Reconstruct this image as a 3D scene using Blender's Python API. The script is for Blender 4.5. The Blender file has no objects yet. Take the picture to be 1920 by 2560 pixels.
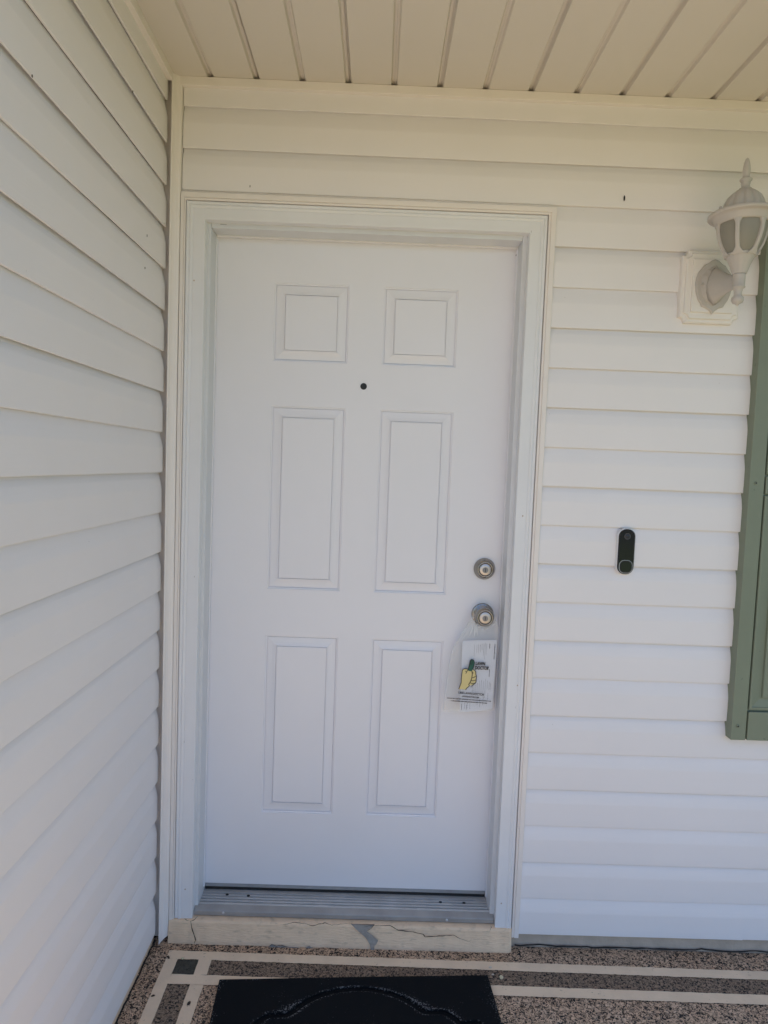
import bpy, bmesh, math, random
from math import sin, cos, pi, radians
from mathutils import Vector, Matrix, Euler, noise
random.seed(7)
S = bpy.context.scene
COL = S.collection

# ------------------------------------------------------------------ camera
F_PX = 1700.54                      # focal length in pixels of the 1920 x 2560 photograph
CAM = Vector((0.4947, -1.9643, 1.3292))
CROT = Euler((1.50335, -0.03714, -0.00964), 'XYZ')
cd = bpy.data.cameras.new('camera'); cam = bpy.data.objects.new('camera', cd); COL.objects.link(cam)
cam.location = CAM; cam.rotation_euler = CROT
cd.sensor_fit = 'HORIZONTAL'; cd.sensor_width = 36.0; cd.lens = 36.0 * F_PX / 1920
cd.clip_start = 0.02; cd.clip_end = 2000
S.camera = cam
CM = CROT.to_matrix()

# ------------------------------------------------------------------ sky, sun, exposure
SUN_EL, SUN_AZ = radians(76), radians(203)      # azimuth: 180 = straight in front of the house (-Y)
SKY = 0.15; SUN = 5.0; EXPO = 0.55
w = bpy.data.worlds.new('World'); S.world = w; w.use_nodes = True
wn = w.node_tree; bg = wn.nodes['Background']
sk = wn.nodes.new('ShaderNodeTexSky'); sk.sky_type = 'NISHITA'; sk.sun_disc = False
sk.sun_elevation = SUN_EL; sk.sun_rotation = SUN_AZ
sk.air_density = 1.0; sk.dust_density = 0.5; sk.ozone_density = 4.0
wn.links.new(sk.outputs[0], bg.inputs[0]); bg.inputs[1].default_value = SKY
sd = bpy.data.lights.new('sun', 'SUN'); sd.energy = SUN; sd.angle = radians(0.5); sd.color = (1.0, 0.90, 0.77)
so = bpy.data.objects.new('sun', sd); COL.objects.link(so)
sdir = Vector((sin(SUN_AZ) * cos(SUN_EL), cos(SUN_AZ) * cos(SUN_EL), sin(SUN_EL)))   # towards the sun
so.rotation_euler = sdir.to_track_quat('Z', 'Y').to_euler(); so.location = sdir * 30
vs = S.view_settings; vs.view_transform = 'Standard'; vs.look = 'None'; vs.gamma = 1.0
vs.use_curve_mapping = False; vs.exposure = EXPO
S.render.engine = 'CYCLES'
S.cycles.use_denoising = True; S.cycles.max_bounces = 12; S.cycles.diffuse_bounces = 8
S.cycles.transparent_max_bounces = 12; S.cycles.caustics_reflective = False; S.cycles.caustics_refractive = False

# ------------------------------------------------------------------ pixel of the photograph -> point on a plane
def P(x, y, ax, val):
    d = CM @ Vector(((x - 960) / F_PX, -(y - 1280) / F_PX, -1.0))
    t = (val - CAM[ax]) / d[ax]
    return CAM + d * t

# ------------------------------------------------------------------ materials
def mat(name, col, rough=0.5, metal=0.0, var=0.0, vscale=6.0, bump=0.0, bscale=(200, 200, 200), spec=0.5, bdist=0.001,
        col2=None, trans=None):
    m = bpy.data.materials.new(name); m.use_nodes = True
    nt = m.node_tree; b = nt.nodes['Principled BSDF']
    b.inputs['Base Color'].default_value = (*col, 1); b.inputs['Roughness'].default_value = rough
    b.inputs['Metallic'].default_value = metal; b.inputs['Specular IOR Level'].default_value = spec
    geo = nt.nodes.new('ShaderNodeNewGeometry')
    if var > 0:
        n = nt.nodes.new('ShaderNodeTexNoise'); n.inputs['Scale'].default_value = vscale; n.inputs['Detail'].default_value = 6
        n.inputs['Roughness'].default_value = 0.6
        nt.links.new(geo.outputs['Position'], n.inputs['Vector'])
        r = nt.nodes.new('ShaderNodeMapRange'); r.inputs[1].default_value = 0.3; r.inputs[2].default_value = 0.7
        nt.links.new(n.outputs[0], r.inputs[0])
        mx = nt.nodes.new('ShaderNodeMix'); mx.data_type = 'RGBA'
        c2 = col2 or tuple(c * (1 - var) for c in col)
        mx.inputs[6].default_value = (*c2, 1); mx.inputs[7].default_value = (*col, 1)
        nt.links.new(r.outputs[0], mx.inputs[0]); nt.links.new(mx.outputs[2], b.inputs['Base Color'])
    if bump > 0:
        mp = nt.nodes.new('ShaderNodeMapping'); mp.inputs['Scale'].default_value = bscale
        nt.links.new(geo.outputs['Position'], mp.inputs['Vector'])
        n2 = nt.nodes.new('ShaderNodeTexNoise'); n2.inputs['Scale'].default_value = 1.0; n2.inputs['Detail'].default_value = 4
        nt.links.new(mp.outputs[0], n2.inputs['Vector'])
        bp = nt.nodes.new('ShaderNodeBump'); bp.inputs['Strength'].default_value = bump; bp.inputs['Distance'].default_value = bdist
        nt.links.new(n2.outputs[0], bp.inputs['Height']); nt.links.new(bp.outputs[0], b.inputs['Normal'])
    return m

def specks(m, col, scale, lo, hi, amount=1.0, stretch=(1, 1, 1)):
    """small dirt marks on top of whatever feeds the base colour"""
    nt = m.node_tree; b = nt.nodes['Principled BSDF']
    geo = nt.nodes.new('ShaderNodeNewGeometry')
    mp = nt.nodes.new('ShaderNodeMapping'); mp.inputs['Scale'].default_value = stretch
    nt.links.new(geo.outputs['Position'], mp.inputs['Vector'])
    n = nt.nodes.new('ShaderNodeTexNoise'); n.inputs['Scale'].default_value = scale; n.inputs['Detail'].default_value = 3
    nt.links.new(mp.outputs[0], n.inputs['Vector'])
    r = nt.nodes.new('ShaderNodeMapRange'); r.inputs[1].default_value = lo; r.inputs[2].default_value = hi
    r.inputs[4].default_value = amount
    nt.links.new(n.outputs[0], r.inputs[0])
    mx = nt.nodes.new('ShaderNodeMix'); mx.data_type = 'RGBA'
    old = b.inputs['Base Color']
    if old.is_linked: nt.links.new(old.links[0].from_socket, mx.inputs[6])
    else: mx.inputs[6].default_value = old.default_value
    mx.inputs[7].default_value = (*col, 1)
    nt.links.new(r.outputs[0], mx.inputs[0]); nt.links.new(mx.outputs[2], b.inputs['Base Color'])

M = {}
SID = (0.835, 0.815, 0.83)
M['siding'] = mat('vinyl_siding', SID, 0.55, var=0.035, vscale=2.2, bump=0.35, bscale=(7, 7, 420), bdist=0.0006)
specks(M['siding'], (0.16, 0.13, 0.09), 150, 0.775, 0.80, 0.9)
M['soffit'] = mat('vinyl_soffit', (0.69, 0.65, 0.60), 0.5, var=0.04, vscale=1.7, bump=0.18, bscale=(300, 6, 300), bdist=0.0005)
M['trim'] = mat('cream_trim', (0.84, 0.795, 0.765), 0.45, var=0.05, vscale=5)
M['post'] = mat('corner_post_vinyl', (0.85, 0.81, 0.79), 0.42, var=0.04, vscale=4)
specks(M['post'], (0.2, 0.17, 0.13), 170, 0.77, 0.80, 0.8)
M['white'] = mat('white_door_paint', (0.82, 0.82, 0.865), 0.38, var=0.03, vscale=3.0, bump=0.08, bscale=(240, 240, 240), bdist=0.0004)
M['casing'] = mat('white_casing_paint', (0.79, 0.80, 0.83), 0.42, var=0.05, vscale=7, bump=0.1, bscale=(260, 260, 30), bdist=0.0004)
specks(M['casing'], (0.30, 0.29, 0.28), 130, 0.76, 0.80, 0.8, (1, 1, 0.3))
M['jamb'] = mat('shaded_jamb_white', (0.70, 0.72, 0.75), 0.45, var=0.07, vscale=9)  # white jamb toned grey-blue, the shade of its reveals put into the colour
M['dark'] = mat('dark_cavity', (0.02, 0.018, 0.016), 0.9)
M['rubber_gap'] = mat('rubber_and_gap_black', (0.012, 0.012, 0.013), 0.6)
M['alu'] = mat('worn_aluminium', (0.64, 0.62, 0.60), 0.5, metal=0.30, var=0.22, vscale=14, bump=0.25, bscale=(10, 300, 300), bdist=0.0005)
M['nose'] = mat('dull_aluminium', (0.40, 0.385, 0.375), 0.5, metal=0.3, var=0.25, vscale=12)
M['sweep'] = mat('sweep_aluminium', (0.42, 0.43, 0.45), 0.40, metal=0.4, var=0.3, vscale=10)
M['nickel'] = mat('satin_nickel', (0.38, 0.355, 0.325), 0.27, metal=1.0, var=0.1, vscale=40)
M['nickel_bright'] = mat('bright_nickel', (0.54, 0.50, 0.49), 0.36, metal=0.75)
M['key'] = mat('keyway_steel', (0.22, 0.225, 0.25), 0.4, metal=0.6)
M['black'] = mat('black_hole', (0.008, 0.008, 0.008), 0.5)
M['concrete_paint'] = mat('cream_painted_concrete', (0.88, 0.66, 0.46), 0.8, var=0.13, vscale=22, bump=1.0, bscale=(45, 60, 260), bdist=0.0022)
specks(M['concrete_paint'], (0.30, 0.23, 0.16), 38, 0.58, 0.80, 0.45, (1, 1, 2.5))
M['foundation'] = mat('grey_painted_concrete', (0.56, 0.46, 0.37), 0.85, var=0.2, vscale=20, bump=0.7, bscale=(90, 90, 90), bdist=0.002)
M['spall'] = mat('bare_concrete', (0.40, 0.365, 0.33), 0.9, var=0.3, vscale=60, bump=0.7, bscale=(300, 300, 300), bdist=0.001)
M['crack'] = mat('crack_dark', (0.03, 0.027, 0.024), 0.95)  # near-black stands in for the shade inside cracks and open joints
M['lamp'] = mat('white_cast_metal', (0.53, 0.50, 0.475), 0.5, var=0.06, vscale=20, bump=0.15, bscale=(300, 300, 300), bdist=0.0004)
M['frost'] = mat('frosted_glass', (0.27, 0.26, 0.225), 0.45, var=0.06, vscale=14)
M['block'] = mat('block_vinyl', (0.82, 0.79, 0.765), 0.48, var=0.04, vscale=8)
M['green'] = mat('green_shutter', (0.22, 0.255, 0.188), 0.5, var=0.10, vscale=5, bump=0.25, bscale=(220, 220, 12), bdist=0.0005)
specks(M['green'], (0.03, 0.045, 0.03), 45, 0.72, 0.78, 0.7)
M['bellshell'] = mat('white_plastic', (0.72, 0.72, 0.74), 0.35)
M['bellface'] = mat('black_gloss', (0.012, 0.013, 0.016), 0.09)
M['bellbtn'] = mat('black_button', (0.014, 0.018, 0.016), 0.16)
M['bellring'] = mat('light_ring', (0.38, 0.41, 0.41), 0.4)
M['bellrim'] = mat('lens_rim', (0.05, 0.05, 0.058), 0.25)
M['lens'] = mat('lens_glass', (0.02, 0.02, 0.03), 0.05)
M['paper'] = mat('white_paper', (0.78, 0.80, 0.86), 0.7, var=0.03, vscale=20)
M['ink'] = mat('black_ink', (0.015, 0.015, 0.02), 0.6)
M['greyink'] = mat('grey_ink', (0.16, 0.17, 0.21), 0.7)
M['greenink'] = mat('green_ink', (0.012, 0.10, 0.07), 0.6)
M['yellowink'] = mat('yellow_ink', (0.72, 0.60, 0.28), 0.7)
M['twig'] = mat('dry_twig', (0.035, 0.025, 0.018), 0.8)
M['seed'] = mat('pale_seed', (0.62, 0.55, 0.36), 0.7)
M['flake'] = mat('paint_flake', (0.62, 0.56, 0.48), 0.7)
M['roofing'] = mat('roof_board', (0.30, 0.27, 0.24), 0.8)
M['lawn'] = mat('lawn_grass', (0.11, 0.15, 0.045), 0.9, var=0.4, vscale=8)
M['walk'] = mat('concrete_walk', (0.61, 0.49, 0.325), 0.85, var=0.15, vscale=5)
M['asphalt'] = mat('asphalt', (0.06, 0.06, 0.06), 0.9, var=0.2, vscale=30)

# plastic film: mostly see-through with a soft sheen
m = bpy.data.materials.new('clear_film'); m.use_nodes = True; nt = m.node_tree
b = nt.nodes['Principled BSDF']; b.inputs['Base Color'].default_value = (0.82, 0.84, 0.86, 1); b.inputs['Roughness'].default_value = 0.16
tr = nt.nodes.new('ShaderNodeBsdfTransparent'); tr.inputs[0].default_value = (0.97, 0.97, 0.97, 1)
mx = nt.nodes.new('ShaderNodeMixShader')
fr = nt.nodes.new('ShaderNodeFresnel'); fr.inputs[0].default_value = 1.45
ad = nt.nodes.new('ShaderNodeMath'); ad.operation = 'ADD'; ad.inputs[1].default_value = 0.20
nt.links.new(fr.outputs[0], ad.inputs[0]); nt.links.new(ad.outputs[0], mx.inputs[0])
nt.links.new(tr.outputs[0], mx.inputs[1]); nt.links.new(b.outputs[0], mx.inputs[2])
nt.links.new(mx.outputs[0], nt.nodes['Material Output'].inputs[0]); M['film'] = m

m = m.copy(); m.name = 'gathered_film'; M['crease'] = m
for nd in m.node_tree.nodes:
    if nd.type == 'MATH': nd.inputs[1].default_value = 0.42

# pebble-dash floor coat: tan grains with dark pits between them
def aggregate(name, c1, c2, dark, thr=0.47, sc=150, bump=0.9):
    m = bpy.data.materials.new(name); m.use_nodes = True; nt = m.node_tree; b = nt.nodes['Principled BSDF']
    b.inputs['Roughness'].default_value = 0.75
    L = nt.links.new
    geo = nt.nodes.new('ShaderNodeNewGeometry')
    n = nt.nodes.new('ShaderNodeTexNoise'); n.inputs['Scale'].default_value = sc; n.inputs['Detail'].default_value = 2.5
    n.inputs['Distortion'].default_value = 1.2; L(geo.outputs['Position'], n.inputs['Vector'])
    big = nt.nodes.new('ShaderNodeTexNoise'); big.inputs['Scale'].default_value = 9; big.inputs['Detail'].default_value = 5
    L(geo.outputs['Position'], big.inputs['Vector'])
    v = nt.nodes.new('ShaderNodeTexVoronoi'); v.inputs['Scale'].default_value = sc * 1.3; L(geo.outputs['Position'], v.inputs['Vector'])
    r0 = nt.nodes.new('ShaderNodeMapRange'); r0.inputs[1].default_value = 0.35; r0.inputs[2].default_value = 0.65
    L(big.outputs[0], r0.inputs[0])
    m0 = nt.nodes.new('ShaderNodeMix'); m0.data_type = 'RGBA'; m0.inputs[6].default_value = (*c1, 1); m0.inputs[7].default_value = (*c2, 1)
    L(r0.outputs[0], m0.inputs[0])
    hv = nt.nodes.new('ShaderNodeSeparateColor'); L(v.outputs['Color'], hv.inputs[0])
    mv = nt.nodes.new('ShaderNodeMapRange'); mv.inputs[3].default_value = 0.72; mv.inputs[4].default_value = 1.25; L(hv.outputs[0], mv.inputs[0])
    mm = nt.nodes.new('ShaderNodeVectorMath'); mm.operation = 'SCALE'; L(m0.outputs[2], mm.inputs[0]); L(mv.outputs[0], mm.inputs[3])
    r1 = nt.nodes.new('ShaderNodeMapRange'); r1.inputs[1].default_value = thr - 0.035; r1.inputs[2].default_value = thr + 0.035; L(n.outputs[0], r1.inputs[0])
    m1 = nt.nodes.new('ShaderNodeMix'); m1.data_type = 'RGBA'; m1.inputs[6].default_value = (*dark, 1)
    L(r1.outputs[0], m1.inputs[0]); L(mm.outputs[0], m1.inputs[7]); L(m1.outputs[2], b.inputs['Base Color'])
    bp = nt.nodes.new('ShaderNodeBump'); bp.inputs['Strength'].default_value = bump; bp.inputs['Distance'].default_value = 0.003
    L(r1.outputs[0], bp.inputs['Height']); L(bp.outputs[0], b.inputs['Normal'])
    return m
M['agg'] = aggregate('tan_pebble_coat', (0.54, 0.36, 0.235), (0.59, 0.415, 0.285), (0.016, 0.012, 0.010), 0.458, 150)
M['agg_dark'] = aggregate('brown_pebble_coat', (0.245, 0.168, 0.112), (0.27, 0.19, 0.13), (0.016, 0.012, 0.010), 0.452, 150, 0.7)
M['agg_green'] = aggregate('dark_green_pebble_coat', (0.050, 0.045, 0.034), (0.062, 0.056, 0.042), (0.012, 0.012, 0.011), 0.38, 190, 0.6)
M['band'] = mat('cream_floor_paint', (0.86, 0.665, 0.47), 0.7, var=0.14, vscale=14, bump=0.5, bscale=(120, 120, 120), bdist=0.0012)
specks(M['band'], (0.10, 0.08, 0.06), 120, 0.69, 0.75, 0.7)

# doormat: black rubber with pale dust where feet and edges wore it
m = mat('worn_black_rubber', (0.0055, 0.0065, 0.008), 0.9, spec=0.15, bump=0.5, bscale=(500, 500, 500), bdist=0.0008)
nt = m.node_tree; b = nt.nodes['Principled BSDF']; L = nt.links.new
at = nt.nodes.new('ShaderNodeAttribute'); at.attribute_name = 'wear'
geo = nt.nodes.new('ShaderNodeNewGeometry')
n = nt.nodes.new('ShaderNodeTexNoise'); n.inputs['Scale'].default_value = 230; n.inputs['Detail'].default_value = 3; L(geo.outputs['Position'], n.inputs['Vector'])
nb = nt.nodes.new('ShaderNodeTexNoise'); nb.inputs['Scale'].default_value = 11; nb.inputs['Detail'].default_value = 3; L(geo.outputs['Position'], nb.inputs['Vector'])
a1 = nt.nodes.new('ShaderNodeMath'); a1.operation = 'MULTIPLY_ADD'; L(at.outputs['Fac'], a1.inputs[0]); a1.inputs[1].default_value = 0.20; L(n.outputs[0], a1.inputs[2])
a2 = nt.nodes.new('ShaderNodeMath'); a2.operation = 'MULTIPLY_ADD'; L(nb.outputs[0], a2.inputs[0]); a2.inputs[1].default_value = 0.45; L(a1.outputs[0], a2.inputs[2])
r = nt.nodes.new('ShaderNodeMapRange'); r.inputs[1].default_value = 0.93; r.inputs[2].default_value = 1.06; L(a2.outputs[0], r.inputs[0])
mxx = nt.nodes.new('ShaderNodeMix'); mxx.data_type = 'RGBA'; mxx.inputs[6].default_value = (0.0055, 0.0065, 0.008, 1); mxx.inputs[7].default_value = (0.13, 0.133, 0.137, 1)
L(r.outputs[0], mxx.inputs[0]); L(mxx.outputs[2], b.inputs['Base Color']); M['mat'] = m

# ------------------------------------------------------------------ mesh helpers
class MB:
    def __init__(s): s.v = []; s.f = []; s.sm = []
    def add(s, vs, fs, smooth=False):
        o = len(s.v); s.v += [tuple(v) for v in vs]; s.f += [tuple(i + o for i in f) for f in fs]; s.sm += [smooth] * len(fs); return s
    def box(s, x0, x1, y0, y1, z0, z1):
        vs = [(x, y, z) for x in (x0, x1) for y in (y0, y1) for z in (z0, z1)]
        return s.add(vs, [(0, 1, 3, 2), (4, 6, 7, 5), (0, 4, 5, 1), (2, 3, 7, 6), (0, 2, 6, 4), (1, 5, 7, 3)])
    def extrude(s, prof, a, b, fn, seg=1, closed=True, caps=True, smooth=False, jit=None):
        """prof: list of 2-D points; fn(p, t) -> 3-D point at position t along the length a..b"""
        n = len(prof); vs = []
        for i in range(seg + 1):
            t = a + (b - a) * i / seg
            vs += [fn(p, t) for p in prof]
        fs = []
        for i in range(seg):
            for j in range(n if closed else n - 1):
                k = (j + 1) % n
                fs.append((i * n + j, i * n + k, (i + 1) * n + k, (i + 1) * n + j))
        if closed and caps: fs += [tuple(range(n))[::-1], tuple(seg * n + j for j in range(n))]
        return s.add(vs, fs, smooth)
    def lathe(s, prof, c, axis='z', n=32, lobes=0, amp=0.0, lobe_r=(0, 9), smooth=True, caps=True):
        """prof: (radius, height); lobes flute the surface where lobe_r[0] <= index <= lobe_r[1]"""
        vs = []
        for q, (r, h) in enumerate(prof):
            for i in range(n):
                a = 2 * pi * i / n; rr = r
                if lobes and lobe_r[0] <= q <= lobe_r[1]: rr = r * (1 - amp + 2 * amp * abs(sin(a * lobes / 2)) ** 0.6)
                if axis == 'z': vs.append((c[0] + rr * cos(a), c[1] + rr * sin(a), c[2] + h))
                else: vs.append((c[0] + rr * cos(a), c[1] - h, c[2] + rr * sin(a)))       # towards the viewer (-Y)
        fs = []
        for q in range(len(prof) - 1):
            for i in range(n):
                k = (i + 1) % n; f = (q * n + i, q * n + k, (q + 1) * n + k, (q + 1) * n + i)
                fs.append(f)
        s.add(vs, fs, smooth)
        o = len(s.v) - len(vs)
        if caps:
            s.f += [tuple(o + i for i in range(n))[::-1], tuple(o + (len(prof) - 1) * n + i for i in range(n))]; s.sm += [False, False]
        return s
    def prism_y(s, poly, y0, y1, bev=0.0):
        """polygon in (x, z), from y0 (back) to y1 (front), optional bevel towards the front"""
        cx = sum(p[0] for p in poly) / len(poly); cz = sum(p[1] for p in poly) / len(poly); n = len(poly)
        rings = [(y0, 0.0)] + ([(y1 + bev * (1 if y0 > y1 else -1), 0.0), (y1, bev)] if bev else [(y1, 0.0)])
        vs = []
        for y, ins in rings:
            ip = inset(poly, ins) if ins else poly
            vs += [(p[0], y, p[1]) for p in ip]
        fs = []
        for q in range(len(rings) - 1):
            for j in range(n):
                k = (j + 1) % n; fs.append((q * n + j, q * n + k, (q + 1) * n + k, (q + 1) * n + j))
        fs += [tuple(range(n)), tuple((len(rings) - 1) * n + j for j in range(n))[::-1]]
        return s.add(vs, fs)
    def build(s, name, m, parent=None, bevel=0.0, recalc=True):
        me = bpy.data.meshes.new(name); me.from_pydata(s.v, [], s.f); me.update()
        if len(s.sm) == len(me.polygons): me.polygons.foreach_set('use_smooth', s.sm)
        if recalc or bevel:
            bm = bmesh.new(); bm.from_mesh(me)
            if recalc: bmesh.ops.recalc_face_normals(bm, faces=bm.faces)
            if bevel:
                es = [e for e in bm.edges if len(e.link_faces) == 2 and e.calc_face_angle(0) > 0.7]
                bmesh.ops.bevel(bm, geom=es, offset=bevel, segments=2, affect='EDGES', profile=0.5, clamp_overlap=True)
            bm.to_mesh(me); bm.free()
        me.materials.append(M[m] if isinstance(m, str) else m)
        o = bpy.data.objects.new(name, me); COL.objects.link(o)
        if parent is not None:
            o.parent = parent; o.matrix_parent_inverse = parent.matrix_world.inverted()
        return o

def inset(poly, d):
    n = len(poly); out = []
    A = sum(poly[i][0] * poly[(i + 1) % n][1] - poly[(i + 1) % n][0] * poly[i][1] for i in range(n))
    sg = 1 if A > 0 else -1
    for i in range(n):
        p0 = Vector(poly[i - 1]); p1 = Vector(poly[i]); p2 = Vector(poly[(i + 1) % n])
        e1 = (p1 - p0).normalized(); e2 = (p2 - p1).normalized()
        n1 = Vector((-e1.y, e1.x)) * sg; n2 = Vector((-e2.y, e2.x)) * sg
        nn = (n1 + n2); L = nn.length
        nn = nn / L if L > 1e-6 else n1
        k = d / max(0.35, nn.dot(n1)); q = p1 + nn * k; out.append((q.x, q.y))
    return out

def thing(name, label, cat, loc, group=None):
    o = bpy.data.objects.new(name, None); COL.objects.link(o); o.location = loc; o.empty_display_size = 0.05
    bpy.context.view_layer.update()
    o['label'] = label; o['category'] = cat
    if group: o['group'] = group
    return o
def tag(o, label, cat, group=None):
    o['label'] = label; o['category'] = cat
    if group: o['group'] = group
    return o
def structure(o): o['kind'] = 'structure'; return o

ZF = -0.115           # porch floor
ZC = 2.3777           # porch ceiling
W = 0.885             # visible door width
CRS = 0.113           # siding course
XR = 3.9              # how far the door wall runs on to the right
YN = -1.20            # how far the side wall and ceiling come forward
GZ = -0.24            # lawn level

# ================================================================== the setting
mb = MB().add([(-400, -400, GZ), (400, -400, GZ), (400, 400, GZ), (-400, 400, GZ)], [(0, 1, 2, 3)])
structure(mb.build('ground', 'lawn'))
mb = MB().box(-3.4, 2.1, -14.0, YN - 0.02, GZ - 0.05, GZ + 0.02); structure(mb.build('driveway', 'walk'))
mb = MB().box(-60, 60, -21.0, -14.0, GZ - 0.05, GZ + 0.004); structure(mb.build('road', 'asphalt'))
floor = structure(MB().box(-0.125, XR + 0.1, YN, 0.010, GZ - 0.02, ZF).build('porch_floor', 'agg'))

def slant(x): return -0.010 * (x + 0.06)
def strip(xa, xb, ya, yb, z, mname, name, horiz=True, seed=0, slL=True):
    """flat sheet with slightly ragged hand-painted edges"""
    L = xb - xa if horiz else ya - yb; n = max(4, int(L / 0.012)); vs = []; fs = []
    j = 0.0011
    for i in range(n + 1):
        t = i / n
        e1 = j * noise.noise(Vector((t * L * 60, seed, 0.3))) * 1.6; e2 = j * noise.noise(Vector((t * L * 60, seed + 9, 0.7))) * 1.6
        if horiz:
            x = xa + L * t; vs += [(x, ya + slant(x) + e1, z), (x, yb + slant(x) + e2, z)]
        else:
            y = ya - L * t; s = slant(0)
            vs += [(xa + e1, y + s, z), (xb + e2, y + s, z)]
    for i in range(n): fs.append((2 * i, 2 * i + 1, 2 * i + 3, 2 * i + 2))
    return MB().add(vs, fs).build(name, mname, floor)
Y1, Y2, Y3, Y4 = -0.0515, -0.0850, -0.1430, -0.1790
XA, XB, XC, XD = -0.064, -0.030, 0.031, 0.068
zp = ZF + 0.0025; zd = ZF + 0.0012
strip(XA, XR, Y1, Y2, zp, 'band', 'painted_band', seed=1)
strip(XB, XR, Y3, Y4, zp, 'band', 'painted_band', seed=2)
strip(XA, XB, Y2, YN + 0.4, zp, 'band', 'painted_band', False, 3)
strip(XC, XD, Y2, Y3, zp, 'band', 'painted_band', False, 4)
strip(XC, XD, Y4, YN + 0.4, zp, 'band', 'painted_band', False, 5)
strip(XD, XR, Y2, Y3, zd, 'agg_dark', 'dark_strip', seed=6)
strip(XB, XC, Y4, YN + 0.4, zd, 'agg_dark', 'dark_strip', False, 7)
strip(XB, XC, Y2, Y3, zd, 'agg_green', 'dark_square', seed=8)

# ================================================================== walls
def course_profile(zb, ztop, hard_above, hem):
    """(d, z): d is how far the skin stands out from the nominal face; Dutch-lap shape: flat below, scooped top third.
    hem: the lower edge is a thin folded lip with an open slot behind it (panel joint); otherwise a closed fold"""
    full = zb + CRS
    back = -0.0112 if hard_above else -0.0100
    low = [(-0.0042, zb + 0.012), (-0.0042, zb + 0.0006), (-0.0036, zb), (-0.0008, zb)] if hem else [(-0.0110, zb + 0.0065), (-0.0072, zb + 0.0062), (-0.0058, zb + 0.0050), (-0.0056, zb + 0.0008), (-0.0050, zb), (-0.0010, zb)]
    pts = low + [(0.0, zb + 0.0010), (0.0004, zb + 0.02), (0.0, zb + CRS * 0.60),
           (-0.0006, zb + CRS * 0.645), (-0.0024, zb + CRS * 0.73), (-0.0056, zb + CRS * 0.85), (back * 0.90, zb + CRS * 0.955), (back, full + 0.004)]
    if hard_above: pts.append((back, full + 0.018))
    if ztop < full:
        out = []
        for a, b in zip(pts, pts[1:]):
            out.append(a)
            if b[1] > ztop and a[1] <= ztop and len(out) > len(low):
                t = (ztop - a[1]) / (b[1] - a[1]); out.append((a[0] + (b[0] - a[0]) * t, ztop)); return out
        return out
    return pts

def board(parent, wall, zb, a, b, ztop=9, hard=False, seed=0, off=0.0, hem=False):
    prof = course_profile(zb, ztop, hard, hem); L = abs(b - a); seg = max(6, int(L / 0.09))
    def fn(p, t):
        wv = 0.0011 * noise.noise(Vector((t * 1.7, seed * 3.1, p[1] * 2))) + 0.0005 * noise.noise(Vector((t * 6, seed * 1.7, 4)))
        sag = 0.0010 * noise.noise(Vector((t * 1.1, seed * 5.3, 8)))
        d = p[0] + wv + off
        return (t, -d, p[1] + sag) if wall == 'door' else (-0.114 + d, t, p[1] + sag)
    return MB().extrude(prof, a, b, fn, seg, closed=False, smooth=False).build('siding_board', 'siding', parent, recalc=False)

wall = thing('siding_wall', 'cream vinyl siding wall that holds the white door, lantern and shutter', 'wall', (1.9, 0.02, ZF))
MB().box(-0.31, XR, 0.17, 0.32, GZ - 0.05, 2.62).build('sheathing', 'dark', wall)
MB().box(0.9715, XR, 0.0165, 0.17, -0.06, 2.0705).build('sheathing', 'dark', wall)
MB().box(-0.135, XR, 0.060, 0.17, 2.075, 2.62).build('sheathing', 'dark', wall)
for k in range(-3, 19):
    zb = 1.967 - CRS * k
    a = -0.0790 if k < 0 else 0.9600
    if k == 18:
        board(wall, 'door', zb, a, 1.655, seed=k, off=0.0022); board(wall, 'door', zb, 1.640, XR, seed=k + 50)
    else:
        board(wall, 'door', zb, a, XR, ztop=2.362 if k == -3 else 9, hard=(k % 2 == 1), seed=k, hem=(k % 2 == 0))
# channel under the ceiling
MB().extrude([(0.0, ZC), (0.0150, ZC), (0.0160, ZC - 0.001), (0.0160, ZC - 0.022), (0.0150, ZC - 0.0235), (0.0, ZC - 0.0235)], -0.100, XR,
             lambda p, t: (t, -p[0] + 0.0015, p[1] - 0.0003), 1).build('ceiling_channel', 'trim', wall)
MB().box(-0.0800, 0.9700, 0.0045, 0.0590, 2.0550, 2.1050).build('channel_flange', 'trim', wall)
# J-channel round the door casing
def jch(prof, name='door_channel'):
    for side in ('R', 'T', 'L'):
        mb = MB()
        if side == 'R': mb.extrude(prof, -0.074, 1, lambda p, t: (0.9508 + p[0], p[1], (2.0500 + p[0]) if t == 1 else t))
        if side == 'L': mb.extrude([(q[0] * 0.66, q[1]) for q in prof], -0.105, 1, lambda p, t: (-0.0660 - p[0], p[1], (2.0500 + p[0] * 1.5) if t == 1 else t))
        if side == 'T': mb.extrude(prof, 0, 1, lambda p, t: ((-0.0660 - p[0] * 0.66) if t == 0 else (0.9508 + p[0]), p[1], 2.0500 + p[0]))
        mb.build(name, 'trim', wall)
jch([(0.0, 0.014), (0.0, -0.0085), (0.0042, -0.0095), (0.0046, -0.0070), (0.0060, -0.0068), (0.0070, -0.0100), (0.0195, -0.0105), (0.0205, -0.0095), (0.0205, 0.014)])
# foundation strip below the siding
fb = MB(); n = 90
vs = []
for i in range(n + 1):
    x = 0.940 + (XR - 0.940) * i / n
    e = 0.003 * noise.noise(Vector((x * 14, 2, 1)))
    vs += [(x, 0.014 + e, ZF - 0.02), (x, 0.0135 + e * 0.6, ZF + 0.018), (x, 0.0145, -0.050), (x, 0.06, -0.050)]
fs = [(4 * i + j, 4 * i + j + 1, 4 * i + j + 5, 4 * i + j + 4) for i in range(n) for j in range(3)]
fb.add(vs, fs).build('foundation', 'foundation', wall, recalc=False)

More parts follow.
